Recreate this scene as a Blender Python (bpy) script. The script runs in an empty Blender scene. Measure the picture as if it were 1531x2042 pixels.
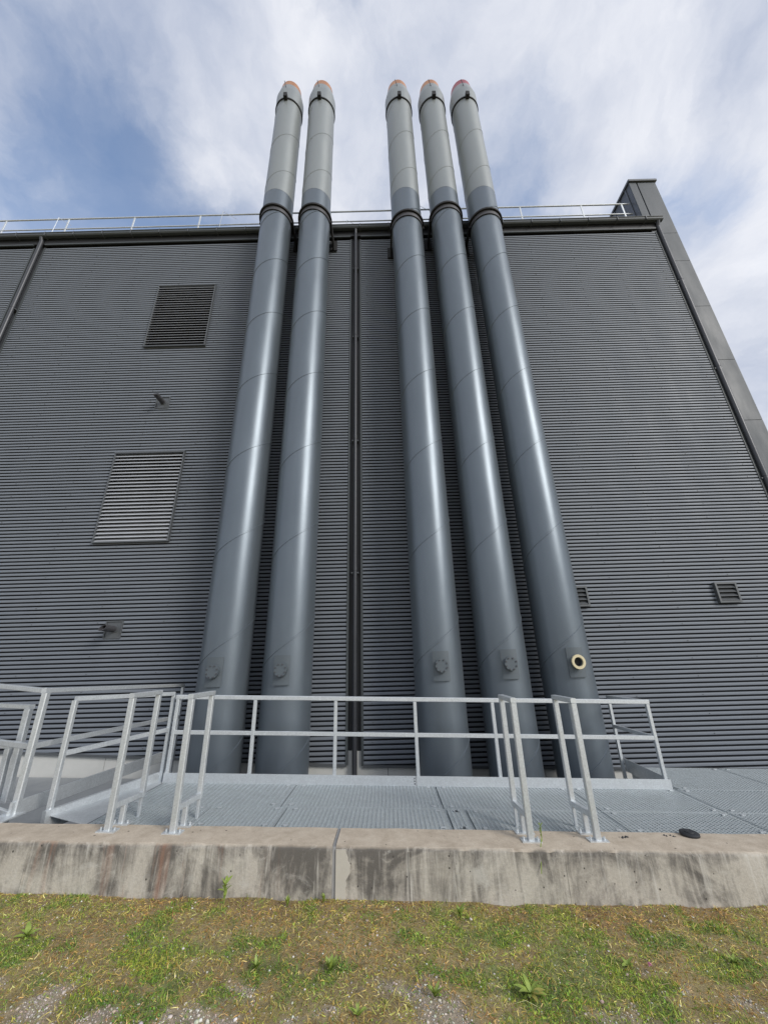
import bpy, bmesh, math, random
import numpy as np
from mathutils import Vector, Matrix

# ------------------------------------------------------------------ camera, sky, sun, exposure
scene = bpy.context.scene
TH, RO, EYE = math.radians(21.29), math.radians(1.55), 1.85
fwd = Vector((0, math.cos(TH), math.sin(TH)))
up0 = Vector((0, -math.sin(TH), math.cos(TH)))
right = math.cos(RO)*Vector((1, 0, 0)) - math.sin(RO)*up0
up = math.sin(RO)*Vector((1, 0, 0)) + math.cos(RO)*up0
cam_d = bpy.data.cameras.new('camera')
cam = bpy.data.objects.new('camera', cam_d)
scene.collection.objects.link(cam)
cam.matrix_world = Matrix(((right.x, up.x, -fwd.x, 0), (right.y, up.y, -fwd.y, 0), (right.z, up.z, -fwd.z, EYE), (0, 0, 0, 1)))
cam_d.sensor_fit = 'HORIZONTAL'; cam_d.sensor_width = 36.0
cam_d.lens = 36.0*766.0/1531.0
cam_d.clip_start = 0.05; cam_d.clip_end = 3000
scene.camera = cam

SUN_EL, SUN_AZ = math.radians(29), math.radians(132)      # azimuth from +Y towards +X
sun_dir = Vector((math.sin(SUN_AZ)*math.cos(SUN_EL), math.cos(SUN_AZ)*math.cos(SUN_EL), math.sin(SUN_EL)))
sd = bpy.data.lights.new('sun', 'SUN'); sd.energy = 1.5; sd.angle = math.radians(22); sd.color = (1.0, 0.955, 0.895)
sun = bpy.data.objects.new('sun', sd); scene.collection.objects.link(sun)
sun.rotation_euler = sun_dir.to_track_quat('Z', 'Y').to_euler(); sun.location = (6, -6, 20)

scene.view_settings.view_transform = 'Standard'; scene.view_settings.look = 'None'
scene.view_settings.gamma = 1.0; scene.view_settings.use_curve_mapping = False
scene.view_settings.exposure = 0.68

world = bpy.data.worlds.new('World'); scene.world = world; world.use_nodes = True
wn, wl = world.node_tree.nodes, world.node_tree.links
wn.clear()
w_out = wn.new('ShaderNodeOutputWorld'); w_bg = wn.new('ShaderNodeBackground')
w_bg.inputs['Strength'].default_value = 0.15
wl.new(w_bg.outputs[0], w_out.inputs[0])
sky = wn.new('ShaderNodeTexSky'); sky.sky_type = 'NISHITA'; sky.sun_disc = False
sky.sun_elevation = SUN_EL; sky.sun_rotation = SUN_AZ
sky.air_density = 1.0; sky.dust_density = 0.4; sky.ozone_density = 2.0
tc = wn.new('ShaderNodeTexCoord')

def wmath(op, a, b=None, c=None):
    n = wn.new('ShaderNodeMath'); n.operation = op
    for i, v in enumerate((a, b, c)):
        if v is None: continue
        if isinstance(v, (int, float)): n.inputs[i].default_value = v
        else: wl.new(v, n.inputs[i])
    return n.outputs[0]
def wnoise(scale, detail, rough, off, dist=0.0, out='Fac', src=None):
    mp = wn.new('ShaderNodeMapping'); mp.inputs['Location'].default_value = off; mp.inputs['Scale'].default_value = (1.0, 1.0, 1.35)
    wl.new(src or tc.outputs['Generated'], mp.inputs[0])
    n = wn.new('ShaderNodeTexNoise'); n.inputs['Scale'].default_value = scale; n.inputs['Detail'].default_value = detail
    n.inputs['Roughness'].default_value = rough; n.inputs['Distortion'].default_value = dist
    wl.new(mp.outputs[0], n.inputs['Vector']); return n.outputs[out]
def wvec(op, a, b):
    n = wn.new('ShaderNodeVectorMath'); n.operation = op
    for i, v in enumerate((a, b)):
        if isinstance(v, tuple): n.inputs[i].default_value = v
        else: wl.new(v, n.inputs[i])
    return n.outputs[0]
warp = wvec('MULTIPLY', wvec('SUBTRACT', wnoise(3.2, 7, 0.62, (1.2, 4.4, 0.3), 0.0, 'Color'), (0.5, 0.5, 0.5)), (0.16, 0.16, 0.16))
wdir = wvec('NORMALIZE', wvec('ADD', tc.outputs['Generated'], warp), (0.0, 0.0, 0.0))
big = wnoise(2.0, 8, 0.52, (3.1, 1.7, 0.4), 0.2, 'Fac', wdir)
fine = wnoise(6.0, 8, 0.58, (0.3, 5.2, 0.0), 0.3, 'Fac', wdir)
cov = wmath('ADD', wmath('MULTIPLY', big, 0.62), wmath('MULTIPLY', fine, 0.38))
# where the cloud deck opens or thickens (directions in the sky): azimuth, elevation, half-width, amount
SKY_GAPS = [(-39, 55, 11, -0.15), (-47, 45, 10, -0.16), (-28, 48, 8, -0.14), (0, 52, 8, -0.07), (-62, 66, 10, -0.08), (-14.5, 75.5, 4.0, -0.24), (46, 46, 6, -0.13), (24, 60, 9, -0.12),
            (-44, 70, 9, 0.10), (-16, 66, 12, 0.10), (48, 36, 9, 0.10), (40, 64, 14, 0.06), (5, 70, 10, 0.05)]
for az, el, hw, amt in SKY_GAPS:
    a, e = math.radians(az), math.radians(el)
    d = wn.new('ShaderNodeVectorMath'); d.operation = 'DOT_PRODUCT'
    wl.new(wdir, d.inputs[0]); d.inputs[1].default_value = (math.sin(a)*math.cos(e), math.cos(a)*math.cos(e), math.sin(e))
    mr = wn.new('ShaderNodeMapRange'); mr.interpolation_type = 'SMOOTHSTEP'
    mr.inputs['From Min'].default_value = math.cos(math.radians(hw*1.5)); mr.inputs['From Max'].default_value = math.cos(math.radians(hw*0.2))
    mr.inputs['To Min'].default_value = 0.0; mr.inputs['To Max'].default_value = amt
    wl.new(d.outputs['Value'], mr.inputs['Value'])
    cov = wmath('ADD', cov, mr.outputs[0])
mask = wn.new('ShaderNodeMapRange'); mask.interpolation_type = 'SMOOTHSTEP'
mask.inputs['From Min'].default_value = 0.23; mask.inputs['From Max'].default_value = 0.53
mask.inputs['To Min'].default_value = 0.16; mask.inputs['To Max'].default_value = 0.97
wl.new(cov, mask.inputs['Value'])
shade = wn.new('ShaderNodeValToRGB')
shade.color_ramp.elements[0].position = 0.30; shade.color_ramp.elements[0].color = (1.9, 2.15, 2.75, 1)
shade.color_ramp.elements[1].position = 0.66; shade.color_ramp.elements[1].color = (3.9, 3.95, 4.15, 1)
wl.new(wnoise(3.0, 8, 0.6, (7.7, 2.2, 0.0), 0.3, 'Fac', wdir), shade.inputs[0])
wmix = wn.new('ShaderNodeMix'); wmix.data_type = 'RGBA'
wl.new(mask.outputs[0], wmix.inputs['Factor']); wl.new(sky.outputs[0], wmix.inputs[6]); wl.new(shade.outputs[0], wmix.inputs[7])
wl.new(wmix.outputs[2], w_bg.inputs['Color'])

# ------------------------------------------------------------------ helpers
SL = 0.034                                # the site falls to the right along the building
def gz(x): return -SL*x
COL = scene.collection

def new_mat(name):
    m = bpy.data.materials.new(name); m.use_nodes = True
    nt = m.node_tree; b = nt.nodes['Principled BSDF']
    return m, nt, b
def N(nt, typ, **kw):
    n = nt.nodes.new(typ)
    for k, v in kw.items():
        if k in n.inputs.keys(): n.inputs[k].default_value = v
        else: setattr(n, k, v)
    return n
def coords(nt, scale=(1, 1, 1), kind='Object'):
    t = nt.nodes.new('ShaderNodeTexCoord'); mp = nt.nodes.new('ShaderNodeMapping')
    mp.inputs['Scale'].default_value = scale
    nt.links.new(t.outputs[kind], mp.inputs[0]); return mp.outputs[0]
def noise(nt, vec, scale, detail=5, rough=0.55, dist=0.0):
    n = N(nt, 'ShaderNodeTexNoise'); n.inputs['Scale'].default_value = scale; n.inputs['Detail'].default_value = detail
    n.inputs['Roughness'].default_value = rough; n.inputs['Distortion'].default_value = dist
    nt.links.new(vec, n.inputs['Vector']); return n.outputs['Fac']
def ramp(nt, fac, stops):
    r = nt.nodes.new('ShaderNodeValToRGB'); e = r.color_ramp.elements
    while len(e) < len(stops): e.new(0.5)
    for i, (p, c) in enumerate(stops):
        e[i].position = p; e[i].color = (*c, 1) if len(c) == 3 else c
    nt.links.new(fac, r.inputs[0]); return r.outputs[0]
def mixc(nt, fac, a, b, mode='MIX'):
    m = nt.nodes.new('ShaderNodeMix'); m.data_type = 'RGBA'; m.blend_type = mode
    for sock, v in ((m.inputs['Factor'], fac), (m.inputs[6], a), (m.inputs[7], b)):
        if isinstance(v, (int, float)): sock.default_value = v
        elif isinstance(v, tuple): sock.default_value = (*v, 1)
        else: nt.links.new(v, sock)
    return m.outputs[2]
def maprange(nt, v, a, b, c, d):
    m = nt.nodes.new('ShaderNodeMapRange'); m.inputs[1].default_value = a; m.inputs[2].default_value = b
    m.inputs[3].default_value = c; m.inputs[4].default_value = d; nt.links.new(v, m.inputs[0]); return m.outputs[0]
def bump(nt, b, h, strength, dist):
    n = nt.nodes.new('ShaderNodeBump'); n.inputs['Strength'].default_value = strength; n.inputs['Distance'].default_value = dist
    nt.links.new(h, n.inputs['Height']); nt.links.new(n.outputs[0], b.inputs['Normal'])

def metal_paint(name, col, metallic, rough, vary=0.12, streak=True, coat=0.0, grain=0.05, wave=0.0, wscale=(1, 1, 1), spec=0.5):
    m, nt, b = new_mat(name)
    v = coords(nt, (1.3, 1.3, 0.35) if streak else (1, 1, 1))
    n1 = noise(nt, v, 1.7, 6, 0.6); n2 = noise(nt, coords(nt), 38, 3, 0.6)
    f = mixc(nt, n1, tuple(c*(1-vary) for c in col), tuple(min(1, c*(1+vary)) for c in col))
    nt.links.new(f, b.inputs['Base Color'])
    b.inputs['Metallic'].default_value = metallic
    nt.links.new(maprange(nt, n1, 0.3, 0.7, rough*0.88, rough*1.14), b.inputs['Roughness'])
    b.inputs['Coat Weight'].default_value = coat; b.inputs['Coat Roughness'].default_value = 0.2
    b.inputs['Specular IOR Level'].default_value = spec
    bump(nt, b, n2, grain, 0.002)
    if wave:      # sheet metal is never quite true
        w = nt.nodes.new('ShaderNodeBump'); w.inputs['Strength'].default_value = wave; w.inputs['Distance'].default_value = 0.03
        nt.links.new(noise(nt, coords(nt, wscale), 2.6, 3, 0.5), w.inputs['Height'])
        nt.links.new(w.outputs[0], [n_ for n_ in nt.nodes if n_.type == 'BUMP' and n_ != w][0].inputs['Normal'])
    return m
M = {}
M['corr'] = metal_paint('corrugated_steel_paint', (0.18, 0.20, 0.228), 0.1, 0.55, 0.12, grain=0.015, wave=0.12, wscale=(0.5, 0.5, 1.2), spec=0.3)
M['valley_dark'] = metal_paint('corrugated_valley_dark', (0.011, 0.013, 0.017), 0.0, 0.75)  # near-black colour of the valley and slope faces of the wall sheets
M['trim'] = metal_paint('dark_trim_paint', (0.10, 0.108, 0.115), 0.2, 0.42)
M['void'] = metal_paint('dark_backing', (0.018, 0.019, 0.021), 0.0, 0.6)
M['gutter'] = metal_paint('gutter_paint', (0.06, 0.069, 0.073), 0.1, 0.5)
M['fin'] = metal_paint('tower_panel_paint', (0.05, 0.062, 0.074), 0.0, 0.55, 0.07)
M['finside'] = metal_paint('tower_side_paint', (0.09, 0.10, 0.12), 0.1, 0.45)
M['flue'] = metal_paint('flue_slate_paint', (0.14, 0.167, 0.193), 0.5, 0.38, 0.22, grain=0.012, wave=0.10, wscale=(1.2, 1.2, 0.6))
M['plate'] = metal_paint('flange_plate_paint', (0.10, 0.12, 0.135), 0.2, 0.5)
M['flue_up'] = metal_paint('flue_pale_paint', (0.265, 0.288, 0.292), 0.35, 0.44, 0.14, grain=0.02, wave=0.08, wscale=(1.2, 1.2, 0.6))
M['black'] = metal_paint('black_steel', (0.010, 0.010, 0.011), 0.0, 0.75)
M['band'] = metal_paint('strap_grey', (0.075, 0.075, 0.082), 0.2, 0.5)
M['copper'] = metal_paint('copper_liner', (0.48, 0.205, 0.07), 0.55, 0.36)
M['red'] = metal_paint('red_liner', (0.34, 0.045, 0.06), 0.5, 0.36)
M['louvre'] = metal_paint('louvre_paint', (0.43, 0.45, 0.48), 0.05, 0.5)
M['pipe'] = metal_paint('downpipe_paint', (0.055, 0.058, 0.065), 0.3, 0.4)
M['brass'] = metal_paint('pale_flange', (0.66, 0.58, 0.38), 0.2, 0.4)
M['rubber'] = metal_paint('black_rubber', (0.02, 0.022, 0.026), 0.0, 0.5)

def galv(name, col, rough=0.42):
    m, nt, b = new_mat(name)
    v = coords(nt)
    vo = N(nt, 'ShaderNodeTexVoronoi'); vo.inputs['Scale'].default_value = 85; nt.links.new(v, vo.inputs['Vector'])
    bw = nt.nodes.new('ShaderNodeRGBToBW'); nt.links.new(vo.outputs['Color'], bw.inputs[0])
    n1 = noise(nt, v, 6, 6, 0.65)
    f = mixc(nt, bw.outputs[0], tuple(c*0.85 for c in col), tuple(c*1.08 for c in col))
    f = mixc(nt, maprange(nt, n1, 0.42, 0.72, 0, 0.55), f, tuple(c*0.72 for c in col))
    nt.links.new(f, b.inputs['Base Color']); b.inputs['Metallic'].default_value = 0.55
    nt.links.new(maprange(nt, n1, 0.3, 0.7, rough*0.8, rough*1.25), b.inputs['Roughness'])
    return m
M['galv'] = galv('galvanised_steel', (0.66, 0.695, 0.715))
M['grate'] = galv('galvanised_grating', (0.56, 0.61, 0.63), 0.5)

def concrete_stained():
    m, nt, b = new_mat('stained_concrete')
    v = coords(nt); geo = nt.nodes.new('ShaderNodeNewGeometry')
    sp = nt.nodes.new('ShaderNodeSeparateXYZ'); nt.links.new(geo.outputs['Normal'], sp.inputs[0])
    base = ramp(nt, noise(nt, v, 2.2, 8, 0.65), [(0.25, (0.42, 0.385, 0.33)), (0.75, (0.58, 0.545, 0.48))])
    base = mixc(nt, maprange(nt, noise(nt, v, 60, 4, 0.7), 0.35, 0.75, 0, 0.4), base, (0.24, 0.215, 0.18))
    # water streaks run down the face, broken up by a second noise
    st = noise(nt, coords(nt, (5.5, 5.5, 0.9)), 1.0, 10, 0.7, 0.8); blk = noise(nt, coords(nt, (1.6, 1.6, 2.2)), 1.0, 8, 0.68, 0.7)
    ad0 = N(nt, 'ShaderNodeMath', operation='ADD'); nt.links.new(st, ad0.inputs[0]); nt.links.new(blk, ad0.inputs[1])
    ps = nt.nodes.new('ShaderNodeSeparateXYZ'); nt.links.new(v, ps.inputs[0])
    hh = N(nt, 'ShaderNodeMath', operation='MULTIPLY_ADD'); nt.links.new(ps.outputs[0], hh.inputs[0]); hh.inputs[1].default_value = SL; nt.links.new(ps.outputs[2], hh.inputs[2])
    ad = N(nt, 'ShaderNodeMath', operation='ADD'); nt.links.new(ad0.outputs[0], ad.inputs[0]); nt.links.new(maprange(nt, hh.outputs[0], 0.22, 0.36, 0.0, 0.10), ad.inputs[1])
    dark = mixc(nt, maprange(nt, ad.outputs[0], 0.92, 1.17, 0, 0.93), base, (0.10, 0.092, 0.082))
    sp2 = noise(nt, v, 14, 8, 0.72, 0.4)
    dark = mixc(nt, maprange(nt, sp2, 0.56, 0.72, 0, 0.55), dark, (0.15, 0.135, 0.115))
    st2 = noise(nt, coords(nt, (17, 17, 1.4)), 1.0, 7, 0.66, 0.5); lm = maprange(nt, st2, 0.55, 0.68, 0, 0.75)
    dark = mixc(nt, lm, dark, (0.55, 0.525, 0.475))
    lo = noise(nt, coords(nt, (2.2, 2.2, 4)), 1.0, 8, 0.7, 0.8)
    dark = mixc(nt, maprange(nt, lo, 0.56, 0.66, 0, 0.7), dark, (0.50, 0.48, 0.435))
    # rust runs, mostly on the older section
    rx = noise(nt, coords(nt, (5.5, 5.5, 0.35)), 1.0, 6, 0.6, 0.2)
    so = nt.nodes.new('ShaderNodeSeparateXYZ'); nt.links.new(v, so.inputs[0])
    zone = N(nt, 'ShaderNodeMapRange', interpolation_type='SMOOTHSTEP')
    zone.inputs[1].default_value = -0.75; zone.inputs[2].default_value = -1.4; zone.inputs[3].default_value = 0.0; zone.inputs[4].default_value = 0.5
    nt.links.new(so.outputs[0], zone.inputs[0])
    rm = N(nt, 'ShaderNodeMath', operation='MULTIPLY'); nt.links.new(maprange(nt, rx, 0.58, 0.68, 0, 1), rm.inputs[0]); nt.links.new(zone.outputs[0], rm.inputs[1])
    face = mixc(nt, rm.outputs[0], dark, (0.36, 0.17, 0.10))
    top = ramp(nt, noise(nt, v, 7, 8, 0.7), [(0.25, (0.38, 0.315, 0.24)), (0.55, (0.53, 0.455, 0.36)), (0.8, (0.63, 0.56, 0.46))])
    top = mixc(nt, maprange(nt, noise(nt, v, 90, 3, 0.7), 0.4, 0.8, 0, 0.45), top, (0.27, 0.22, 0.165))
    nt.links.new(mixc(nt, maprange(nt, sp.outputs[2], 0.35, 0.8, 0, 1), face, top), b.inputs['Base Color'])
    b.inputs['Roughness'].default_value = 0.9
    # blow holes left by the formwork
    vo = N(nt, 'ShaderNodeTexVoronoi'); vo.inputs['Scale'].default_value = 17; nt.links.new(v, vo.inputs['Vector'])
    rw = nt.nodes.new('ShaderNodeSeparateColor'); nt.links.new(vo.outputs['Color'], rw.inputs[0])
    pit = N(nt, 'ShaderNodeMath', operation='LESS_THAN'); nt.links.new(vo.outputs['Distance'], pit.inputs[0]); nt.links.new(maprange(nt, rw.outputs[0], 0.55, 1.0, 0.0, 0.16), pit.inputs[1])
    allc = b.inputs['Base Color'].links[0].from_socket
    nt.links.new(mixc(nt, pit.outputs[0], allc, (0.075, 0.068, 0.058)), b.inputs['Base Color'])
    hs = N(nt, 'ShaderNodeMath', operation='SUBTRACT'); nt.links.new(noise(nt, v, 45, 8, 0.7), hs.inputs[0]); nt.links.new(pit.outputs[0], hs.inputs[1])
    bump(nt, b, hs.outputs[0], 0.6, 0.006)
    return m
M['conc'] = concrete_stained()
def plain_rough(name, c0, c1, scale, rough=0.85, bs=0.3, bd=0.004):
    m, nt, b = new_mat(name); v = coords(nt)
    nt.links.new(ramp(nt, noise(nt, v, scale, 8, 0.62), [(0.28, c0), (0.72, c1)]), b.inputs['Base Color'])
    b.inputs['Roughness'].default_value = rough; bump(nt, b, noise(nt, v, scale*14, 5, 0.6), bs, bd); return m
M['patch'] = plain_rough('smooth_mortar', (0.42, 0.395, 0.34), (0.52, 0.49, 0.43), 3)
M['seal'] = plain_rough('joint_sealant', (0.27, 0.27, 0.27), (0.36, 0.355, 0.35), 6)
M['plinth'] = plain_rough('plinth_concrete', (0.50, 0.505, 0.48), (0.62, 0.62, 0.59), 1.5)
M['slab'] = plain_rough('grey_slab', (0.22, 0.235, 0.245), (0.32, 0.335, 0.34), 1.4)
M['stone'] = plain_rough('gravel_stone', (0.30, 0.27, 0.235), (0.62, 0.58, 0.52), 9)

def soil():
    m, nt, b = new_mat('thatch_and_soil'); v = coords(nt)
    at = nt.nodes.new('ShaderNodeAttribute'); at.attribute_name = 'col'
    k = ramp(nt, noise(nt, v, 14, 9, 0.72, 0.6), [(0.25, (0.35, 0.33, 0.3)), (0.5, (0.95, 0.95, 0.95)), (0.75, (1.6, 1.55, 1.45))])
    c = mixc(nt, 1.0, at.outputs['Color'], k, 'MULTIPLY')
    c = mixc(nt, maprange(nt, noise(nt, v, 120, 4, 0.7), 0.35, 0.75, 0, 0.5), c, (0.42, 0.36, 0.26))
    nt.links.new(c, b.inputs['Base Color']); b.inputs['Roughness'].default_value = 0.95
    bump(nt, b, noise(nt, v, 70, 8, 0.75), 0.9, 0.02); return m
M['soil'] = soil()
def plant(name, translucent=0.25):
    m, nt, b = new_mat(name)
    a = nt.nodes.new('ShaderNodeAttribute'); a.attribute_name = 'col'
    nt.links.new(a.outputs['Color'], b.inputs['Base Color']); b.inputs['Roughness'].default_value = 0.6
    tr = nt.nodes.new('ShaderNodeBsdfTranslucent'); nt.links.new(a.outputs['Color'], tr.inputs[0])
    mx = nt.nodes.new('ShaderNodeMixShader'); mx.inputs[0].default_value = translucent
    nt.links.new(b.outputs[0], mx.inputs[1]); nt.links.new(tr.outputs[0], mx.inputs[2])
    nt.links.new(mx.outputs[0], nt.nodes['Material Output'].inputs[0]); return m
M['blade'] = plant('grass_blades')
def leafmat(name, c0, c1):
    m, nt, b = new_mat(name); v = coords(nt)
    nt.links.new(ramp(nt, noise(nt, v, 30, 4), [(0.3, c0), (0.7, c1)]), b.inputs['Base Color']); b.inputs['Roughness'].default_value = 0.5
    return m
M['leaf'] = leafmat('weed_leaf', (0.17, 0.25, 0.04), (0.28, 0.36, 0.07))
M['leaf_y'] = leafmat('yellowing_leaf', (0.28, 0.27, 0.06), (0.36, 0.33, 0.09))
M['petal'] = leafmat('clover_flower', (0.45, 0.16, 0.25), (0.6, 0.28, 0.36))

class MB:
    def __init__(s): s.v, s.f = [], []
    def add(s, verts, faces):
        o = len(s.v); s.v += [tuple(p) for p in verts]; s.f += [tuple(i+o for i in f) for f in faces]; return s
    def box(s, x0, x1, y0, y1, z0, z1, slope=False):
        k = gz if slope else (lambda x: 0.0)
        v = [(x, y, z+k(x)) for z in (z0, z1) for y in (y0, y1) for x in (x0, x1)]
        return s.add(v, [(0, 2, 3, 1), (4, 5, 7, 6), (0, 1, 5, 4), (2, 6, 7, 3), (0, 4, 6, 2), (1, 3, 7, 5)])
    def bar(s, p, q, w, h=None, upv=(0, 0, 1), ch=0.12):
        """chamfered rectangular bar from p to q, w across and h along upv"""
        h = h or w; p, q = Vector(p), Vector(q); d = (q-p).normalized(); u = Vector(upv)
        if abs(d.dot(u)) > 0.95: u = Vector((0, 1, 0))
        a = d.cross(u).normalized(); u = a.cross(d).normalized(); c = min(w, h)*ch
        pr = [(-w/2+c, -h/2), (w/2-c, -h/2), (w/2, -h/2+c), (w/2, h/2-c), (w/2-c, h/2), (-w/2+c, h/2), (-w/2, h/2-c), (-w/2, -h/2+c)]
        v = [p+a*i+u*j for i, j in pr]+[q+a*i+u*j for i, j in pr]
        f = [(i, (i+1) % 8, 8+(i+1) % 8, 8+i) for i in range(8)]+[tuple(range(7, -1, -1)), tuple(range(8, 16))]
        return s.add(v, f)
    def tube(s, p, q, r, n=12, r2=None, caps=True):
        p, q = Vector(p), Vector(q); d = (q-p).normalized(); u = Vector((0, 0, 1)) if abs(d.z) < 0.9 else Vector((0, 1, 0))
        a = d.cross(u).normalized(); u = a.cross(d); r2 = r if r2 is None else r2
        v = [p+(a*math.cos(t)+u*math.sin(t))*r for t in (2*math.pi*i/n for i in range(n))]
        v += [q+(a*math.cos(t)+u*math.sin(t))*r2 for t in (2*math.pi*i/n for i in range(n))]
        f = [(i, (i+1) % n, n+(i+1) % n, n+i) for i in range(n)]
        if caps: f += [tuple(range(n-1, -1, -1)), tuple(range(n, 2*n))]
        return s.add(v, f)
    def lathe(s, prof, n=48, c=(0, 0, 0), close=False):
        m = len(prof); v = []
        for i in range(n):
            t = 2*math.pi*i/n
            for r, z in prof: v.append((c[0]+r*math.sin(t), c[1]-r*math.cos(t), c[2]+z))
        f = []
        for i in range(n):
            j = (i+1) % n
            for k in range(m if close else m-1):
                k2 = (k+1) % m; f.append((i*m+k, j*m+k, j*m+k2, i*m+k2))
        return s.add(v, f)
    def mesh(s, name, mat, smooth=False):
        me = bpy.data.meshes.new(name); me.from_pydata(s.v, [], s.f); me.validate(); me.update()
        bm = bmesh.new(); bm.from_mesh(me); bmesh.ops.recalc_face_normals(bm, faces=bm.faces); bm.to_mesh(me); bm.free()
        if mat: me.materials.append(mat)
        if smooth:
            me.polygons.foreach_set('use_smooth', [True]*len(me.polygons)); me.set_sharp_from_angle(angle=math.radians(38))
        return me
    def build(s, name, mat, parent=None, smooth=False, loc=None):
        return link(name, s.mesh(name, mat, smooth), parent, loc)
def link(name, me, parent=None, loc=None):
    o = bpy.data.objects.new(name, me); COL.objects.link(o)
    if loc: o.location = loc
    if parent: o.parent = parent
    return o
def thing(name, label, cat, loc=(0, 0, 0), group=None):
    o = bpy.data.objects.new(name, None); o.empty_display_size = 0.2; COL.objects.link(o); o.location = loc
    return tag(o, label, cat, group)
def tag(o, label, cat, group=None):
    o['label'] = label; o['category'] = cat
    if group: o['group'] = group
    return o
def part(o, name, mb, mat, smooth=False, loc=None): return mb.build(name, mat, o, smooth, loc)

# ------------------------------------------------------------------ setting: ground, slab
WALL_Y = 4.07
def vnoise(x, y, s, seed=0):
    x = np.asarray(x)*s+seed*17.31; y = np.asarray(y)*s-seed*9.77
    xi, yi = np.floor(x), np.floor(y); fx, fy = x-xi, y-yi
    fx, fy = fx*fx*(3-2*fx), fy*fy*(3-2*fy)
    h = lambda a, b: np.modf(np.abs(np.sin(a*127.1+b*311.7+seed*3.3)*43758.5453))[0]
    return (h(xi, yi)*(1-fx)+h(xi+1, yi)*fx)*(1-fy)+(h(xi, yi+1)*(1-fx)+h(xi+1, yi+1)*fx)*fy
def fbm(x, y, s, seed=0): return (vnoise(x, y, s, seed)*0.5+vnoise(x, y, s*2.1, seed+1)*0.3+vnoise(x, y, s*4.3, seed+2)*0.2)
def ground_h(x, y):
    x = np.asarray(x, float); y = np.asarray(y, float)
    h = -SL*np.clip(x, -30, 30)+(fbm(x, y, 1.6, 5)-0.5)*0.05+(vnoise(x, y, 9, 8)-0.5)*0.018
    h = h+0.03*np.exp(-np.abs(y-WALL_Y)/0.16)
    return np.where(y > WALL_Y+0.15, -1.2-SL*np.clip(x, -30, 30), h)
def axis(lo, hi, a, b, step, grow=1.35):
    c = list(np.arange(a, b+1e-6, step)); s, x = step, a
    left = []
    while x > lo: s *= grow; x -= s; left.append(max(x, lo))
    s, x = step, b; rt = []
    while x < hi: s *= grow; x += s; rt.append(min(x, hi))
    return np.array(left[::-1]+c+rt)
GREEN = [(-1.41, 3.47, 0.22), (-0.39, 3.36, 0.16), (-0.75, 3.37, 0.1), (-1.5, 3.06, 0.14), (-1.81, 3.09, 0.1), (0.13, 3.89, 0.15), (0.15, 3.66, 0.1), (1.09, 3.61, 0.3), (0.65, 3.28, 0.2), (1.21, 3.3, 0.2), (2.18, 3.47, 0.2), (1.86, 3.74, 0.15), (-2.61, 3.51, 0.15), (-2.72, 4.04, 0.15), (-1.02, 3.6, 0.08), (-1.04, 3.15, 0.1), (1.82, 3.13, 0.1), (0.14, 3.16, 0.1)]
GRAVEL = [(-1.71, 3.21, 0.16), (-0.94, 3.21, 0.1), (-0.54, 3.04, 0.2), (0.22, 3.07, 0.2), (0.44, 3.01, 0.15), (2.08, 3.17, 0.15), (1.79, 3.29, 0.1), (-2.1, 3.12, 0.14), (-1.15, 2.99, 0.15), (1.14, 3.04, 0.15), (-0.28, 3.2, 0.08), (-2.14, 2.97, 0.15)]
def clumps(x, y, lst): return np.clip(sum(np.exp(-(((x-a)/(r*1.25))**2+((y-b)/(r*0.75))**2)) for a, b, r in lst), 0, 1.2)
def green_mask(x, y):
    m = fbm(x, y, 2.6, 21)*0.5+fbm(x, y, 7.0, 31)*0.5
    m = m+0.17*clumps(x, y, GREEN)-0.10*clumps(x, y, GRAVEL)-0.03-0.06*np.clip((y-3.85)/0.15, 0, 1)
    return np.clip((m-0.485)/0.12, 0, 1)
def gravel_mask(x, y):
    m = fbm(x, y, 2.2, 51)*0.5+fbm(x, y, 6.5, 61)*0.5+0.18*clumps(x, y, GRAVEL)+0.10*np.clip((3.3-y)/0.4, 0, 1)-0.16*np.clip((y-3.45)/0.25, 0, 1)
    return np.clip((m-0.635)/0.12, 0, 1)*(1-0.9*green_mask(x, y))
def ground_col(x, y):
    gm_, gv_ = green_mask(x, y)[:, None], gravel_mask(x, y)[:, None]; t = fbm(x, y, 2.6, 71)[:, None]
    th = np.array([[0.24, 0.16, 0.065]])*(1-t)+np.array([[0.40, 0.33, 0.14]])*t
    c = th*(1-gm_)+np.array([[0.19, 0.22, 0.06]])*gm_
    red = np.clip((y-3.7)/0.3, 0, 1)[:, None]*(1-gm_)*0.5
    c = c*(1-red)+np.array([[0.20, 0.11, 0.055]])*red
    return c*(1-gv_)+np.array([[0.40, 0.34, 0.26]])*gv_
gx, gy = axis(-600, 600, -6, 6, 0.05), axis(-600, 600, 1.6, 4.25, 0.045)
X, Y = np.meshgrid(gx, gy); Z = ground_h(X, Y)
nx, ny = len(gx), len(gy)
idx = np.arange(nx*ny).reshape(ny, nx)
quads = np.stack([idx[:-1, :-1], idx[:-1, 1:], idx[1:, 1:], idx[1:, :-1]], -1).reshape(-1, 4)
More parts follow.
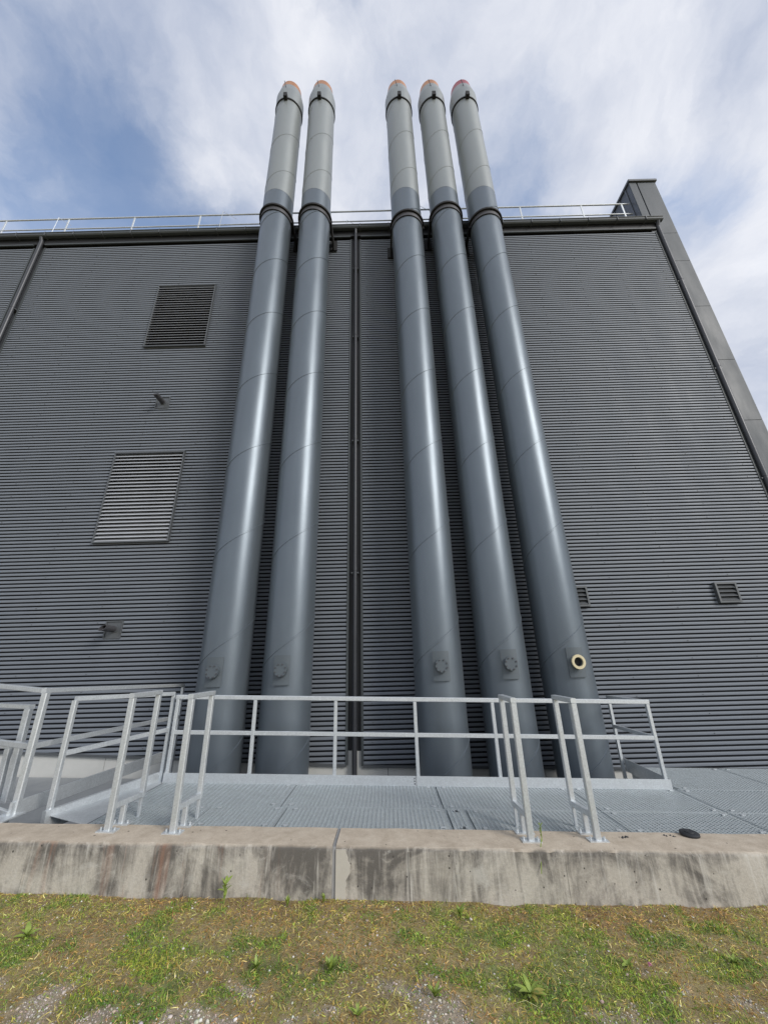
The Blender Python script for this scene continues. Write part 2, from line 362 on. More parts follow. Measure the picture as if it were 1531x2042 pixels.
def fast_mesh(name, verts, faces, mat, col=None, smooth=False):
    me = bpy.data.meshes.new(name); k = faces.shape[1]
    me.vertices.add(len(verts)); me.vertices.foreach_set('co', np.ascontiguousarray(verts, dtype=np.float32).ravel())
    me.loops.add(faces.size); me.loops.foreach_set('vertex_index', np.ascontiguousarray(faces, dtype=np.int32).ravel())
    me.polygons.add(len(faces)); me.polygons.foreach_set('loop_start', np.arange(0, faces.size, k, dtype=np.int32))
    if smooth: me.polygons.foreach_set('use_smooth', np.ones(len(faces), dtype=bool))
    me.update(calc_edges=True)
    if col is not None:
        a = me.color_attributes.new('col', 'FLOAT_COLOR', 'POINT')
        a.data.foreach_set('color', np.concatenate([col, np.ones((len(col), 1))], 1).astype(np.float32).ravel())
    me.materials.append(mat); return me
g = link('ground', fast_mesh('ground', np.stack([X, Y, Z], -1).reshape(-1, 3), quads, M['soil'], ground_col(X.ravel(), Y.ravel()), smooth=True)); g['kind'] = 'structure'
sl = MB().box(-20, 14, 4.47, 7.62, -0.6, -0.03, slope=True).build('pavement', M['slab']); sl['kind'] = 'structure'

# ------------------------------------------------------------------ building
WY = 7.63
bld = thing('industrial_building', 'tall dark grey corrugated metal hall with gutter, louvres and corner tower', 'building', (0, WY, 0))
def bpart(name, mb, mat, parent=bld, smooth=False):
    o = mb.build(name, mat, None, smooth); o.parent = parent
    o.matrix_parent_inverse = Matrix.Translation((0, -WY, 0)) if parent is bld else parent.matrix_world.inverted()
    return o
bpart('hall_core', MB().box(-24, 8.18, WY+0.06, 24, -1.0, 13.9), M['void'])
bpart('roof', MB().box(-24.2, 8.1, WY+0.02, 24.2, 13.92, 14.0), M['trim'])
PITCH, DEP = 0.076, 0.034
def cor_bottom(x): return 0.19-0.056*x if x < -0.6 else 0.20-0.03*x
HOLES = [(-6.05, -4.47, 9.55, 11.68), (-6.05, -4.47, 4.31, 6.39), (6.43, 6.79, 2.77, 3.10), (3.53, 3.88, 2.77, 3.10)]
def corrugated(x0, x1, ztop):
    zlo = min(cor_bottom(x0), cor_bottom(x1))-0.05
    k0 = math.floor(zlo/PITCH)
    # rounded trapezoid: crest, upward slope, valley, downward-facing slope
    prof = [(0.000, 0.90), (0.0025, 0.98), (0.006, 1.0), (0.042, 1.0), (0.0455, 0.97), (0.048, 0.88), (0.053, 0.10), (0.055, 0.02), (0.058, 0.0), (0.068, 0.0), (0.071, 0.02), (0.0725, 0.10)]
    mb = MB(); v = []; n = -1
    k = k0
    while k*PITCH < ztop:
        for dz, o in prof:
            z = k*PITCH+dz
            v += [(x0, WY+DEP/2-DEP*o, z), (x1, WY+DEP/2-DEP*o, z)]; n += 1
        k += 1
    mb.add(v, [(2*i, 2*i+1, 2*i+3, 2*i+2) for i in range(n)])
    me = mb.mesh('wall_panel', M['corr'], True); me.materials.append(M['valley_dark'])
    bm = bmesh.new(); bm.from_mesh(me)
    m_ = (cor_bottom(x0)-cor_bottom(x1))/(x1-x0); nrm = Vector((m_, 0, 1)).normalized()
    bmesh.ops.bisect_plane(bm, geom=bm.verts[:]+bm.edges[:]+bm.faces[:], plane_co=(x0, 0, cor_bottom(x0)), plane_no=nrm, clear_inner=True)
    for hx0, hx1, hz0, hz1 in HOLES:
        if hx0 < x0 or hx1 > x1: continue
        for co, no in (((hx0, 0, 0), (1, 0, 0)), ((hx1, 0, 0), (1, 0, 0))):
            gf = [f for f in bm.faces if hz0-0.1 < f.calc_center_median().z < hz1+0.1]
            ge = list({e for f in gf for e in f.edges}); gv = list({w for f in gf for w in f.verts})
            bmesh.ops.bisect_plane(bm, geom=gv+ge+gf, plane_co=co, plane_no=no)
        dead = [f for f in bm.faces if hx0 < f.calc_center_median().x < hx1 and hz0 < f.calc_center_median().z < hz1]
        bmesh.ops.delete(bm, geom=dead, context='FACES')
    for f in bm.faces:
        if f.normal.y > 0: f.normal_flip()
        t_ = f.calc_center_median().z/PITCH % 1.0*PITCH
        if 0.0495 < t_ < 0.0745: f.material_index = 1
    bm.to_mesh(me); bm.free()
    o = link('wall_panel', me); o.parent = bld; o.matrix_parent_inverse = Matrix.Translation((0, -WY, 0))
    return o
ZT = 13.42
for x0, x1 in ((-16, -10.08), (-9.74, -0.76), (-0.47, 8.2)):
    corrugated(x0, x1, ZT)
    b = cor_bottom
    mb = MB(); mb.add([(x, y, b(x)+dz) for dz in (-0.025, 0.012) for y in (WY-0.03, WY+0.02) for x in (x0, x1)],
                      [(0, 2, 3, 1), (4, 5, 7, 6), (0, 1, 5, 4), (2, 6, 7, 3), (0, 4, 6, 2), (1, 3, 7, 5)])
    bpart('base_flashing', mb, M['trim'])
    bpart('edge_trim', MB().box(x1-0.012, x1+0.03, WY-0.028, WY+0.05, b(x1), ZT+0.02), M['gutter'])
    bpart('edge_trim', MB().box(x0-0.03, x0+0.012, WY-0.028, WY+0.05, b(x0), ZT+0.02), M['gutter'])
    bpart('head_flashing', MB().box(x0, x1, WY-0.075, WY-0.04, 13.50, 13.545), M['gutter'])
# screw heads along the lamellas
sc_ = MB()
for x in [-9.4+1.28*k for k in range(7)]+[-0.3+1.18*k for k in range(8)]:
    for k in range(7, 175, 4):
        z = k*PITCH+0.024
        if any(h[0]-0.05 < x < h[1]+0.05 and h[2]-0.1 < z < h[3]+0.1 for h in HOLES): continue
        sc_.tube((x+0.01*math.sin(k*7.1+x), WY-DEP/2, z), (x+0.01*math.sin(k*7.1+x), WY-DEP/2-0.007, z), 0.009, 6)
o = bpart('screw_heads', sc_, M['trim']); o['kind'] = 'stuff'
# plinth blocks under the cladding
px = [-16, -13.2, -10.4, -7.6, -4.9, -2.2, -0.05, 2.6, 5.3, 8.0]
for a, b_ in zip(px[:-1], px[1:]):
    mb = MB(); mb.add([(x, y, z) for (x, zz) in ((a+0.004, 0), (b_-0.004, 0)) for y in (WY+0.02, WY+0.06) for z in (-0.7, cor_bottom(x)+0.2)],
                      [(0, 1, 3, 2), (4, 6, 7, 5), (0, 4, 5, 1), (2, 3, 7, 6), (0, 2, 6, 4), (1, 5, 7, 3)])
    bpart('plinth_block', mb, M['plinth'])
# eaves: soffit, gutter with brackets
bpart('soffit', MB().box(-16.2, 8.28, WY-0.05, WY+0.04, 13.56, 13.86), M['void'])
gprof = [(WY-0.06, 13.845), (WY-0.06, 13.775), (WY-0.085, 13.745), (WY-0.165, 13.745), (WY-0.19, 13.775), (WY-0.19, 13.835), (WY-0.205, 13.845), (WY-0.205, 13.862), (WY-0.185, 13.862), (WY-0.18, 13.79), (WY-0.16, 13.757), (WY-0.09, 13.757), (WY-0.07, 13.79), (WY-0.07, 13.845)]
mb = MB(); ng = len(gprof); mb.add([(x, y, z) for x in (-16.2, 8.42) for y, z in gprof], [(i, (i+1) % ng, ng+(i+1) % ng, ng+i) for i in range(ng)]+[tuple(range(ng)), tuple(range(2*ng-1, ng-1, -1))])
gut = bpart('gutter', mb, M['gutter'])
brk = MB().box(-0.012, 0.012, -0.21, -0.055, -0.012, 0.10).box(-0.012, 0.012, -0.212, -0.19, 0.08, 0.125).mesh('gutter_bracket', M['trim'])
bx = -15.6
while bx < 8.3:
    o = link('gutter_bracket', brk, gut); o.location = (bx, WY, 13.745); bx += 0.84
# downpipes
def downpipe(x, y, z0, zt, r, joints):
    mb = MB().tube((x, y, z0), (x, y, zt), r, 20).tube((x, y, zt-0.004), (x, WY-0.12, 13.76), r, 20)
    for z in joints: mb.tube((x, y, z), (x, y, z+0.09), r+0.005, 20)
    p = bpart('downpipe', mb, M['pipe'], smooth=True)
    for z in joints:
        o = bpart('pipe_clip', MB().box(x-r-0.03, x+r+0.03, y-0.008, WY+0.05, z-0.05, z-0.025), M['trim'], bld)
downpipe(-0.61, WY-0.075, 0.02, 13.62, 0.043, (0.75, 3.55, 6.6, 9.7, 12.2))
bpart('recess_strip', MB().box(-0.745, -0.485, WY+0.03, WY+0.05, 0.1, 13.6), M['void'])
bpart('recess_strip', MB().box(-10.06, -9.76, WY+0.03, WY+0.05, 0.1, 13.6), M['void'])
downpipe(-9.86, WY-0.075, 0.35, 13.62, 0.055, (2.0, 5.0, 8.0, 11.0))
downpipe(8.30, WY-0.045, -0.3, 13.62, 0.055, (2.4, 5.4, 8.4, 11.4))
# corner tower with cladding panels
TY = 7.74
tw = bpart('corner_tower', MB().box(8.17, 8.96, TY+0.03, 15.5, -1.0, 16.02), M['finside'])
bpart('tower_coping', MB().box(8.12, 9.03, TY-0.05, 15.6, 16.02, 16.10), M['trim'], tw)
zj = [16.01, 13.56, 12.37, 10.6, 8.76, 6.95, 5.15, 3.35, 1.55, -0.6]
for z1, z0 in zip(zj[:-1], zj[1:]):
    bpart('cladding_panel', MB().box(8.415, 8.985, TY, TY+0.028, z0+0.006, z1-0.006), M['fin'], tw)
bpart('corner_strip', MB().box(8.15, 8.375, TY, TY+0.028, -0.6, 16.01), M['fin'], tw)
for i in range(24):
    yy = TY+0.2+i*0.32
    bpart('side_rib', MB().box(8.145, 8.168, yy, yy+0.05, 13.9, 16.01), M['finside'], tw)
# big louvres
slat_w = 1.53
sm = MB(); sm.add([(x, y, z) for x in (0, slat_w) for y, z in ((-0.045, -0.045), (-0.045, -0.041), (0.04, 0.044), (0.04, 0.04))],
                  [(0, 1, 5, 4), (1, 2, 6, 5), (2, 3, 7, 6), (3, 0, 4, 7), (0, 3, 2, 1), (4, 5, 6, 7)])
sm.box(0, slat_w, -0.049, -0.0445, -0.048, -0.041)
slat_me = sm.mesh('slat', M['louvre'])
def louvre(x0, z0, z1):
    x1 = x0+1.58
    fr = MB().box(x0, x0+0.025, WY-0.075, WY+0.05, z0, z1).box(x1-0.025, x1, WY-0.075, WY+0.05, z0, z1)
    fr.box(x0-0.004, x1+0.004, WY-0.08, WY+0.05, z1, z1+0.03).box(x0-0.004, x1+0.004, WY-0.08, WY+0.05, z0-0.03, z0)
    lv = bpart('louvre', fr, M['trim'])
    bpart('backing', MB().box(x0+0.02, x1-0.02, WY+0.04, WY+0.055, z0, z1), M['void'], lv)
    n = 25; p = (z1-z0)/n
    for i in range(n):
        o = link('slat', slat_me, lv); o.location = (x0+0.025, WY-0.02, z0+p*(i+0.5))
louvre(-6.05, 9.55, 11.68); louvre(-6.05, 4.31, 6.39)
# stub vents on the left, small grilles on the right
def stub_vent(x, z):
    h = 0.165
    f = MB().box(x-h, x+h, WY-0.035, WY+0.02, z-h, z-h+0.02).box(x-h, x+h, WY-0.035, WY+0.02, z+h-0.02, z+h).box(x-h, x-h+0.02, WY-0.035, WY+0.02, z-h+0.02, z+h-0.02).box(x+h-0.02, x+h, WY-0.035, WY+0.02, z-h+0.02, z+h-0.02)
    v = bpart('stub_vent', f, M['trim'])
    bpart('cover_plate', MB().box(x-h+0.02, x+h-0.02, WY-0.018, WY+0.01, z-h+0.02, z+h-0.02), M['trim'], v)
    pr = [(0.052, -0.02), (0.06, -0.02), (0.06, 0.33), (0.052, 0.33)]
    n = 20; vv = []; ff = []
    for i in range(n):
        t = 2*math.pi*i/n
        for r, l in pr:
            cut = l-0.05*math.sin(t) if l > 0.1 else l
            vv.append((x+r*math.cos(t), WY-cut, z+0.01+r*math.sin(t)))
    for i in range(n):
        j = (i+1) % n
        for k in range(4): ff.append((i*4+k, j*4+k, j*4+(k+1) % 4, i*4+(k+1) % 4))
    bpart('stub_pipe', MB().add(vv, ff), M['band'], v, True)
    bpart('pipe_collar', MB().tube((x, WY-0.017, z+0.01), (x, WY-0.03, z+0.01), 0.075, 20), M['trim'], v, True)
stub_vent(-5.25, 7.80); stub_vent(-5.23, 2.55)
def grille(x0, x1, z0, z1):
    t = 0.035; yf = WY-0.085
    f = MB().box(x0, x0+t, yf, WY, z0, z1).box(x1-t, x1, yf, WY, z0, z1).box(x0+t, x1-t, yf, WY, z1-t, z1).box(x0+t, x1-t, yf, WY, z0, z0+t)
    v = bpart('grille', f, M['trim'])
    bpart('backing', MB().box(x0+t, x1-t, WY-0.02, WY-0.012, z0+t, z1-t), M['void'], v)
    n = 4; p = (z1-z0-2*t)/n
    for i in range(n):
        zc = z0+t+p*(i+0.5)
        mb = MB(); mb.add([(x, y, z) for x in (x0+t, x1-t) for y, z in ((yf+0.005, zc-p*0.42), (yf+0.005, zc-p*0.36), (WY-0.025, zc+p*0.42), (WY-0.025, zc+p*0.36))],
                          [(0, 1, 5, 4), (1, 2, 6, 5), (2, 3, 7, 6), (3, 0, 4, 7), (0, 3, 2, 1), (4, 5, 6, 7)])
        bpart('slat', mb, M['trim'], v)
grille(6.40, 6.82, 2.74, 3.13); grille(3.50, 3.91, 2.74, 3.13)

# roof railing
rr = thing('roof_railing', 'thin grey two-rail guard railing along the roof edge above the gutter', 'railing', (0, 7.95, 14.0))
def rpart(name, mb, mat=M['galv']):
    o = mb.build(name, mat, None, True); o.parent = rr; o.matrix_parent_inverse = Matrix.Translation((0, -7.95, -14.0)); return o
rpart('top_rail', MB().tube((-16, 7.95, 15.30), (8.1, 7.95, 15.30), 0.024, 10))
rpart('mid_rail', MB().tube((-16, 7.95, 14.82), (8.1, 7.95, 14.82), 0.02, 10))
for x in (-15.9, -13.85, -11.8, -9.8, -7.7, -5.6, -3.5, -1.45, 0.6, 2.6, 4.6, 6.55, 7.85):
    rpart('post', MB().bar((x, 7.95, 14.0), (x, 7.95, 15.29), 0.045, 0.022).box(x-0.05, x+0.05, 7.9, 8.0, 13.995, 14.01))
for k, (x, h) in enumerate(((-10.1, 1.25), (-4.9, 1.35), (-0.95, 0.75), (1.25, 1.45))):
    rod = MB().tube((x, 7.86, 14.0), (x+0.05, 7.86, 14.0+h), 0.008, 6).tube((x+0.05, 7.86, 14.0+h-0.02), (x+0.5, 7.9, 14.0+h-0.35), 0.006, 6).box(x-0.06, x+0.06, 7.8, 7.92, 13.998, 14.04)
    tag(rod.build('lightning_rod', M['galv']), ['thin lightning rod with wire beside the far end of the roof railing', 'thin lightning rod with sagging wire on the roof above the upper louvre', 'short lightning rod on the roof above the middle downpipe', 'tall thin lightning rod on the roof between two flues'][k], 'lightning rod')

# ------------------------------------------------------------------ flues
FY, R = 6.95, 0.405
ring_z = [18.53, 18.52, 18.42, 18.37, 18.32]; strap_z = [13.23, 13.2, 12.84, 13.12, 12.82]; band_z = [13.98, 13.96, 13.9, 13.88, 13.86]
flue_x = [-2.745, -1.68, 0.835, 1.915, 2.96]
fl_lab = ['slate grey flue with blanked flange, outermost on the louvre side', 'slate grey flue with blanked flange, just left of the bare wall strip with the downpipe',
          'slate grey flue with copper top, first on the far side of the middle downpipe', 'slate grey flue with copper top, middle one of the group of three', 'slate grey flue with open pale flange ring and red top']
def helix(z0, z1, mat):
    mb = MB(); seg = 40; p = 1.8; v = []; f = []
    k0 = int(math.floor((z0-0.34)/p*seg)); k1 = int((z1-0.34)/p*seg)
    for i, k in enumerate(range(k0, k1+1)):
        t = 2*math.pi*k/seg; z = 0.34+p*k/seg
        for r, dz in ((R-0.004, -0.018), (R+0.0085, -0.013), (R+0.0085, 0.012), (R-0.004, 0.018)): v.append((r*math.sin(t), -r*math.cos(t), z+dz))
        if i: f += [((i-1)*4+a, i*4+a, i*4+a+1, (i-1)*4+a+1) for a in range(3)]
    return mb.add(v, f).mesh('spiral_seam', mat, True)
hel_lo, hel_up = helix(-0.1, 13.8, M['flue']), helix(14.1, 18.2, M['flue_up'])
for i, x in enumerate(flue_x):
    base = gz(x)-0.03
    fl = thing('flue', fl_lab[i], 'flue', (x, FY, base), 'tall flues in front of the hall')
    def fp(name, mb, mat, parent=fl, smooth=True):
        o = mb.build(name, mat, None, smooth); o.parent = parent
        o.location = (0, 0, -base) if parent is fl else (0, 0, 0); return o
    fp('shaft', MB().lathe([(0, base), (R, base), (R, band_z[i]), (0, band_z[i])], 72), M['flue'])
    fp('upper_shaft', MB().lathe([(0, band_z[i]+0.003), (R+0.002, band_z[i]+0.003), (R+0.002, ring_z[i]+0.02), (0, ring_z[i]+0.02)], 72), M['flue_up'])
    for me in (hel_lo, hel_up):
        o = link('spiral_seam', me, fl); o.location = (0, 0, -base)
    s = strap_z[i]
    st = fp('strap', MB().lathe([(R-0.002, s), (R+0.058, s), (R+0.058, s+0.055), (R-0.002, s+0.055)], 64, close=True), M['black'])
    fp('strap_band', MB().lathe([(R-0.002, s-0.13), (R+0.016, s-0.13), (R+0.016, s-0.001), (R-0.002, s-0.001)], 64, close=True), M['band'], st)
    fp('strap_edge', MB().lathe([(R-0.002, s-0.15), (R+0.021, s-0.15), (R+0.021, s-0.132), (R-0.002, s-0.132)], 64, close=True), M['black'], st)
    for sx in (-1, 1):
        fp('bracket_arm', MB().bar((sx*0.43, -0.05, s-0.03), (sx*0.43, 0.665, s-0.03), 0.045, 0.16).box(sx*0.43-0.1, sx*0.43+0.1, 0.61, 0.648, s-0.26, s+0.14).bar((sx*0.43, 0.15, s-0.1), (sx*0.43, 0.62, s-0.24), 0.04, 0.05), M['black'], st, False)
    z = ring_z[i]
    fp('top_ring', MB().lathe([(R-0.002, z-0.02), (R+0.03, z-0.02), (R+0.03, z+0.03), (R-0.002, z+0.03)], 64, close=True), M['black'])
    cap = fp('cap', MB().lathe([(0, z+0.031), (R+0.02, z+0.031), (R+0.03, z+0.58), (R+0.02, z+0.64), (0.37, z+0.98), (0.35, z+0.985), (0, z+0.985)], 64), M['flue_up'])
    fp('liner', MB().lathe([(0.345, z+0.986), (0.33, z+1.30), (0.30, z+1.34), (0.28, z+1.30), (0.28, z+0.99)], 48), M['red'] if i == 4 else M['copper'], cap)
    fp('sensor_box', MB().box(-0.055, 0.055, -R-0.12, -R+0.0, z-0.1, z+0.1), M['black'], smooth=False)
    fp('sensor_rod', MB().tube((-0.03, -R-0.01, z+0.6), (-0.10, -R-0.04, z+0.98), 0.011, 8), M['band'])
    zf = 1.77
    n = 8; vv = []; ff = []
    for k in range(n+1):
        a = (k/n-0.5)*0.60
        for r in (R-0.004, R+0.034):
            for zz in (zf-0.225, zf+0.215): vv.append((r*math.sin(a), -r*math.cos(a), zz))
        if k: o_ = (k-1)*4; ff += [(o_, o_+4, o_+5, o_+1), (o_+2, o_+3, o_+7, o_+6), (o_, o_+2, o_+6, o_+4), (o_+1, o_+5, o_+7, o_+3)]
    ff += [(0, 1, 3, 2), (4*n, 4*n+2, 4*n+3, 4*n+1)]
    pl = fp('flange_plate', MB().add(vv, ff), M['plate'])
    if i < 4:
        d = fp('blank_flange', MB().tube((0, -R, zf), (0, -R-0.06, zf), 0.07, 28).tube((0, -R-0.055, zf), (0, -R-0.085, zf), 0.105, 28).tube((0, -R-0.087, zf), (0, -R-0.105, zf), 0.1, 28), M['plate'], pl)
        bl = MB()
        for k in range(8):
            a = 2*math.pi*(k+0.5)/8; bl.tube((0.085*math.cos(a), -R-0.1, zf+0.085*math.sin(a)), (0.085*math.cos(a), -R-0.122, zf+0.085*math.sin(a)), 0.011, 6)
        fp('flange_bolts', bl, M['band'], pl, False)['kind'] = 'stuff'
    else:
        def ringm(pr, mat, nm):
            nn = 32; v_, f_ = [], []
            for k in range(nn):
                a = 2*math.pi*k/nn
                for r, l in pr: v_.append((r*math.cos(a), -R-l, zf+r*math.sin(a)))
            q = len(pr)
            for k in range(nn):
                for e in range(q): f_.append((k*q+e, ((k+1) % nn)*q+e, ((k+1) % nn)*q+(e+1) % q, k*q+(e+1) % q))
            return fp(nm, MB().add(v_, f_), mat, pl)
        ringm([(0.062, -0.1), (0.075, -0.1), (0.075, 0.09), (0.062, 0.09)], M['flue'], 'flange_neck')
        ringm([(0.066, 0.085), (0.105, 0.085), (0.11, 0.1), (0.105, 0.118), (0.07, 0.118), (0.064, 0.105)], M['brass'], 'flange_ring')
        fp('flange_bore', MB().tube((0, -R-0.03, zf), (0, -R-0.034, zf), 0.063, 24), M['void'], pl)

# ------------------------------------------------------------------ concrete wall
TOP = 0.38
cw = thing('concrete_wall', 'low weathered concrete retaining wall streaked with dark stains beside the grass', 'wall', (0, WALL_Y, 0))
def section(x0, x1, seed):
    rnd = np.random.default_rng(seed); c = 0.016
    xs = np.arange(x0, x1+0.001, 0.06); xs[-1] = x1
    prof = [(WALL_Y+0.005, -0.5), (WALL_Y, -0.2), (WALL_Y, 0.05), (WALL_Y, 0.15), (WALL_Y, 0.25), (WALL_Y, TOP-0.035), (WALL_Y+0.003, TOP-c), (WALL_Y+c, TOP), (WALL_Y+0.12, TOP+0.004), (WALL_Y+0.25, TOP+0.002), (WALL_Y+0.385, TOP), (WALL_Y+0.39, -0.5)]
    n = len(prof); v = []
    for x in xs:
        for k, (y, z) in enumerate(prof):
            j = (fbm(x, z*1.5, 2.5, seed)-0.5)
            e = rnd.normal(0, 0.0022) if k in (5, 6, 7) else 0
            v.append((x, y+float(j)*0.008+e, z+gz(x)+(float(fbm(x, y, 3, seed+4))-0.5)*0.012*(k > 5)+e))
    f = [((i-1)*n+k, i*n+k, i*n+k+1, (i-1)*n+k+1) for i in range(1, len(xs)) for k in range(n-1)]
    f += [tuple(range(n)), tuple(range(len(v)-1, len(v)-1-n, -1))]
    return v, f
for (x0, x1, sd_) in ((-14, -0.515, 3), (-0.485, 13, 11)):
    o = MB().add(*section(x0, x1, sd_)).build('wall_section', M['conc'], None, True); o.parent = cw; o.matrix_parent_inverse = Matrix.Translation((0, -WALL_Y, 0))
def cpart(name, mb, mat):
    o = mb.build(name, mat); o.parent = cw; o.matrix_parent_inverse = Matrix.Translation((0, -WALL_Y, 0)); return o
cpart('joint_sealant', MB().box(-0.514, -0.486, WALL_Y+0.006, WALL_Y+0.38, -0.4, TOP-0.008, slope=True), M['seal'])
random.seed(5)
v = []; f = []
for k in range(15):
    z = 0.0+(TOP-0.02)*k/14
    for x in (-0.484, -0.39+random.uniform(-0.008, 0.012)-0.02*math.sin(k*0.5)): v += [(x, WALL_Y-0.007, z+gz(x)), (x, WALL_Y+0.012, z+gz(x))]
    if k: o_ = (k-1)*4; f += [(o_, o_+2, o_+6, o_+4), (o_+2, o_+3, o_+7, o_+6), (o_, o_+4, o_+5, o_+1)]
f.append((56, 58, 59, 57))
cpart('mortar_patch', MB().add(v, f), M['patch'])
for x in (0.13, 1.44, 3.3, -1.73, -3.1):
    cpart('formwork_line', MB().box(x-0.004, x+0.004, WALL_Y-0.004, WALL_Y+0.01, 0.02, TOP-0.03, slope=True), M['conc'])

# ------------------------------------------------------------------ grating platform
GT = TOP-0.012
pf = thing('grating_platform', 'galvanised steel grating walkway between concrete wall and flues', 'platform', (0, 5.1, 0))
def ppart(name, mb, mat=M['grate'], parent=pf):
    o = mb.build(name, mat); o.parent = parent
    if parent is pf: o.matrix_parent_inverse = Matrix.Translation((0, -5.1, 0))
    return o
def grating(x0, x1, y0, y1, along_x=False):
    mb = MB(); t = 0.0024; h = 0.032; zt = GT
    mb.box(x0, x1, y0, y0+0.005, zt-h, zt, True).box(x0, x1, y1-0.005, y1, zt-h, zt, True)
    mb.box(x0, x0+0.005, y0+0.005, y1-0.005, zt-h, zt, True).box(x1-0.005, x1, y0+0.005, y1-0.005, zt-h, zt, True)
    p, q = (0.03, 0.06) if along_x else (0.034, 0.044)
    y = y0+p
    while y < y1-0.02: mb.box(x0+0.005, x1-0.005, y-t, y+t, zt-h, zt-0.0005, True); y += p
    x = x0+q
    while x < x1-0.02: mb.box(x-0.0045, x+0.0045, y0+0.005, y1-0.005, zt-0.012, zt-0.001, True); x += q
    pan = ppart('grating_panel', mb); 
    for cx_, cy_ in ((x0+0.09, y0+0.06), (x1-0.09, y0+0.06), (x0+0.09, y1-0.06), (x1-0.09, y1-0.06)):
        ppart('clip', MB().box(cx_-0.022, cx_+0.022, cy_-0.014, cy_+0.014, GT, GT+0.008, True), M['galv'], pan)
g_ = 0.009
row1 = [(-2.93, -1.95), (-1.95, -1.13), (-1.13, 0.58), (0.58, 0.79), (0.79, 2.25), (2.25, 3.6), (3.6, 5.0), (5.0, 6.6)]
row2 = [(-2.93, -1.21), (-1.21, 0.56), (0.56, 2.25), (2.25, 3.6), (3.6, 5.0), (5.0, 6.6)]
for a, b_ in row1: grating(a+g_, b_-g_, 4.475, 5.04)
for k, (a, b_) in enumerate(row2): grating(a+g_, b_-g_, 5.056, 5.85, along_x=(k == 0))
for a, b_ in ((3.66, 5.0), (5.0, 6.6)): grating(a+g_, b_-g_, 5.862, 6.95)
for y in (4.52, 5.048, 5.82):
    ppart('bearer', MB().box(-2.95, 6.6, y-0.03, y+0.03, GT-0.15, GT-0.034, True), M['galv'])
for x in (3.7, 6.55): ppart('bearer', MB().box(x-0.03, x+0.03, 5.86, 6.95, GT-0.15, GT-0.034, True), M['galv'])
# landing plate and stringers on the left
mb = MB(); q = [(-3.46, 4.70), (-2.945, 4.48), (-2.945, 6.0), (-3.02, 6.02)]
mb.add([(x, y, GT-0.006+gz(x)) for x, y in q]+[(x, y, GT-0.002+gz(x)) for x, y in q], [(0, 1, 2, 3), (4, 5, 6, 7), (0, 1, 5, 4), (1, 2, 6, 5), (2, 3, 7, 6), (3, 0, 4, 7)])
ppart('landing_plate', mb, M['galv'])
def site(x, y, z): return (x, y, z+gz(x))
ppart('stringer', MB().bar(site(-3.49, 4.66, 0.33), site(-3.04, 6.03, 0.38), 0.05, 0.17), M['galv'])
ppart('stringer', MB().bar(site(-3.80, 4.60, 0.43), site(-3.62, 7.35, 0.40), 0.03, 0.14), M['galv'])
ppart('stringer', MB().bar(site(-4.9, 5.12, 0.37), site(-3.80, 4.60, 0.37), 0.04, 0.12), M['galv'])
for x, y in ((-3.5, 4.75), (-3.05, 5.95), (-3.0, 4.6), (3.62, 5.84), (3.7, 6.8), (0.5, 5.84), (-1.3, 5.84), (6.5, 6.8), (6.5, 4.6), (-3.64, 7.2), (-4.85, 5.1)):
    ppart('leg', MB().bar(site(x, y, -0.03), site(x, y, GT-0.10), 0.06), M['galv'])

# ------------------------------------------------------------------ railings
def rail_thing(label, x, y, group=None, name='guard_railing'):
    t = thing(name, label, 'railing', (x, y, 0), group)
    def rp(nm, mb, mat=M['galv'], parent=t):
        o = mb.build(nm, mat); o.parent = parent
        if parent is t: o.matrix_parent_inverse = Matrix.Translation((-x, -y, 0))
        return o
    return t, rp
t, rp = rail_thing('long galvanised guard railing with toe board in front of the flue bases', 0.3, 5.88)
YR, ZR = 5.885, 1.365
xs = [-2.92, -1.845, -0.735, 0.35, 1.41, 2.48, 3.52]
for x in xs: rp('post', MB().bar(site(x, YR, 0.36), site(x, YR, ZR-0.02), 0.045))
rp('top_rail', MB().bar(site(-2.945, YR, ZR), site(3.545, YR, ZR), 0.055, 0.055))
rp('mid_rail', MB().bar(site(-2.94, YR-0.002, 0.935), site(3.54, YR-0.002, 0.935), 0.035, 0.05))
rp('toe_board', MB().box(-2.95, 0.318, 5.853, 5.861, 0.36, 0.475, True)); rp('toe_board', MB().box(0.325, 3.56, 5.853, 5.861, 0.36, 0.475, True))
for dz in (0.39, 0.42, 0.45): rp('bolt', MB().tube(site(0.30, 5.853, dz), site(0.30, 5.847, dz), 0.008, 8), M['band'])
rp('top_rail', MB().bar(site(3.52, YR+0.03, ZR), site(3.60, 7.05, ZR-0.03), 0.05, 0.05))
rp('mid_rail', MB().bar(site(3.52, YR+0.03, 0.935), site(3.60, 7.05, 0.915), 0.035, 0.05))
rp('post', MB().bar(site(3.60, 7.03, -0.03), site(3.60, 7.03, ZR-0.05), 0.045))
rp('toe_board', MB().add([(x, y, z+gz(x)) for (x, y) in ((3.565, 5.862), (3.573, 5.862), (3.648, 7.03), (3.64, 7.03)) for z in (0.30, 0.475)],
                         [(0, 1, 7, 6), (2, 4, 5, 3), (0, 2, 3, 1), (6, 7, 5, 4), (1, 3, 5, 7), (0, 6, 4, 2)]))

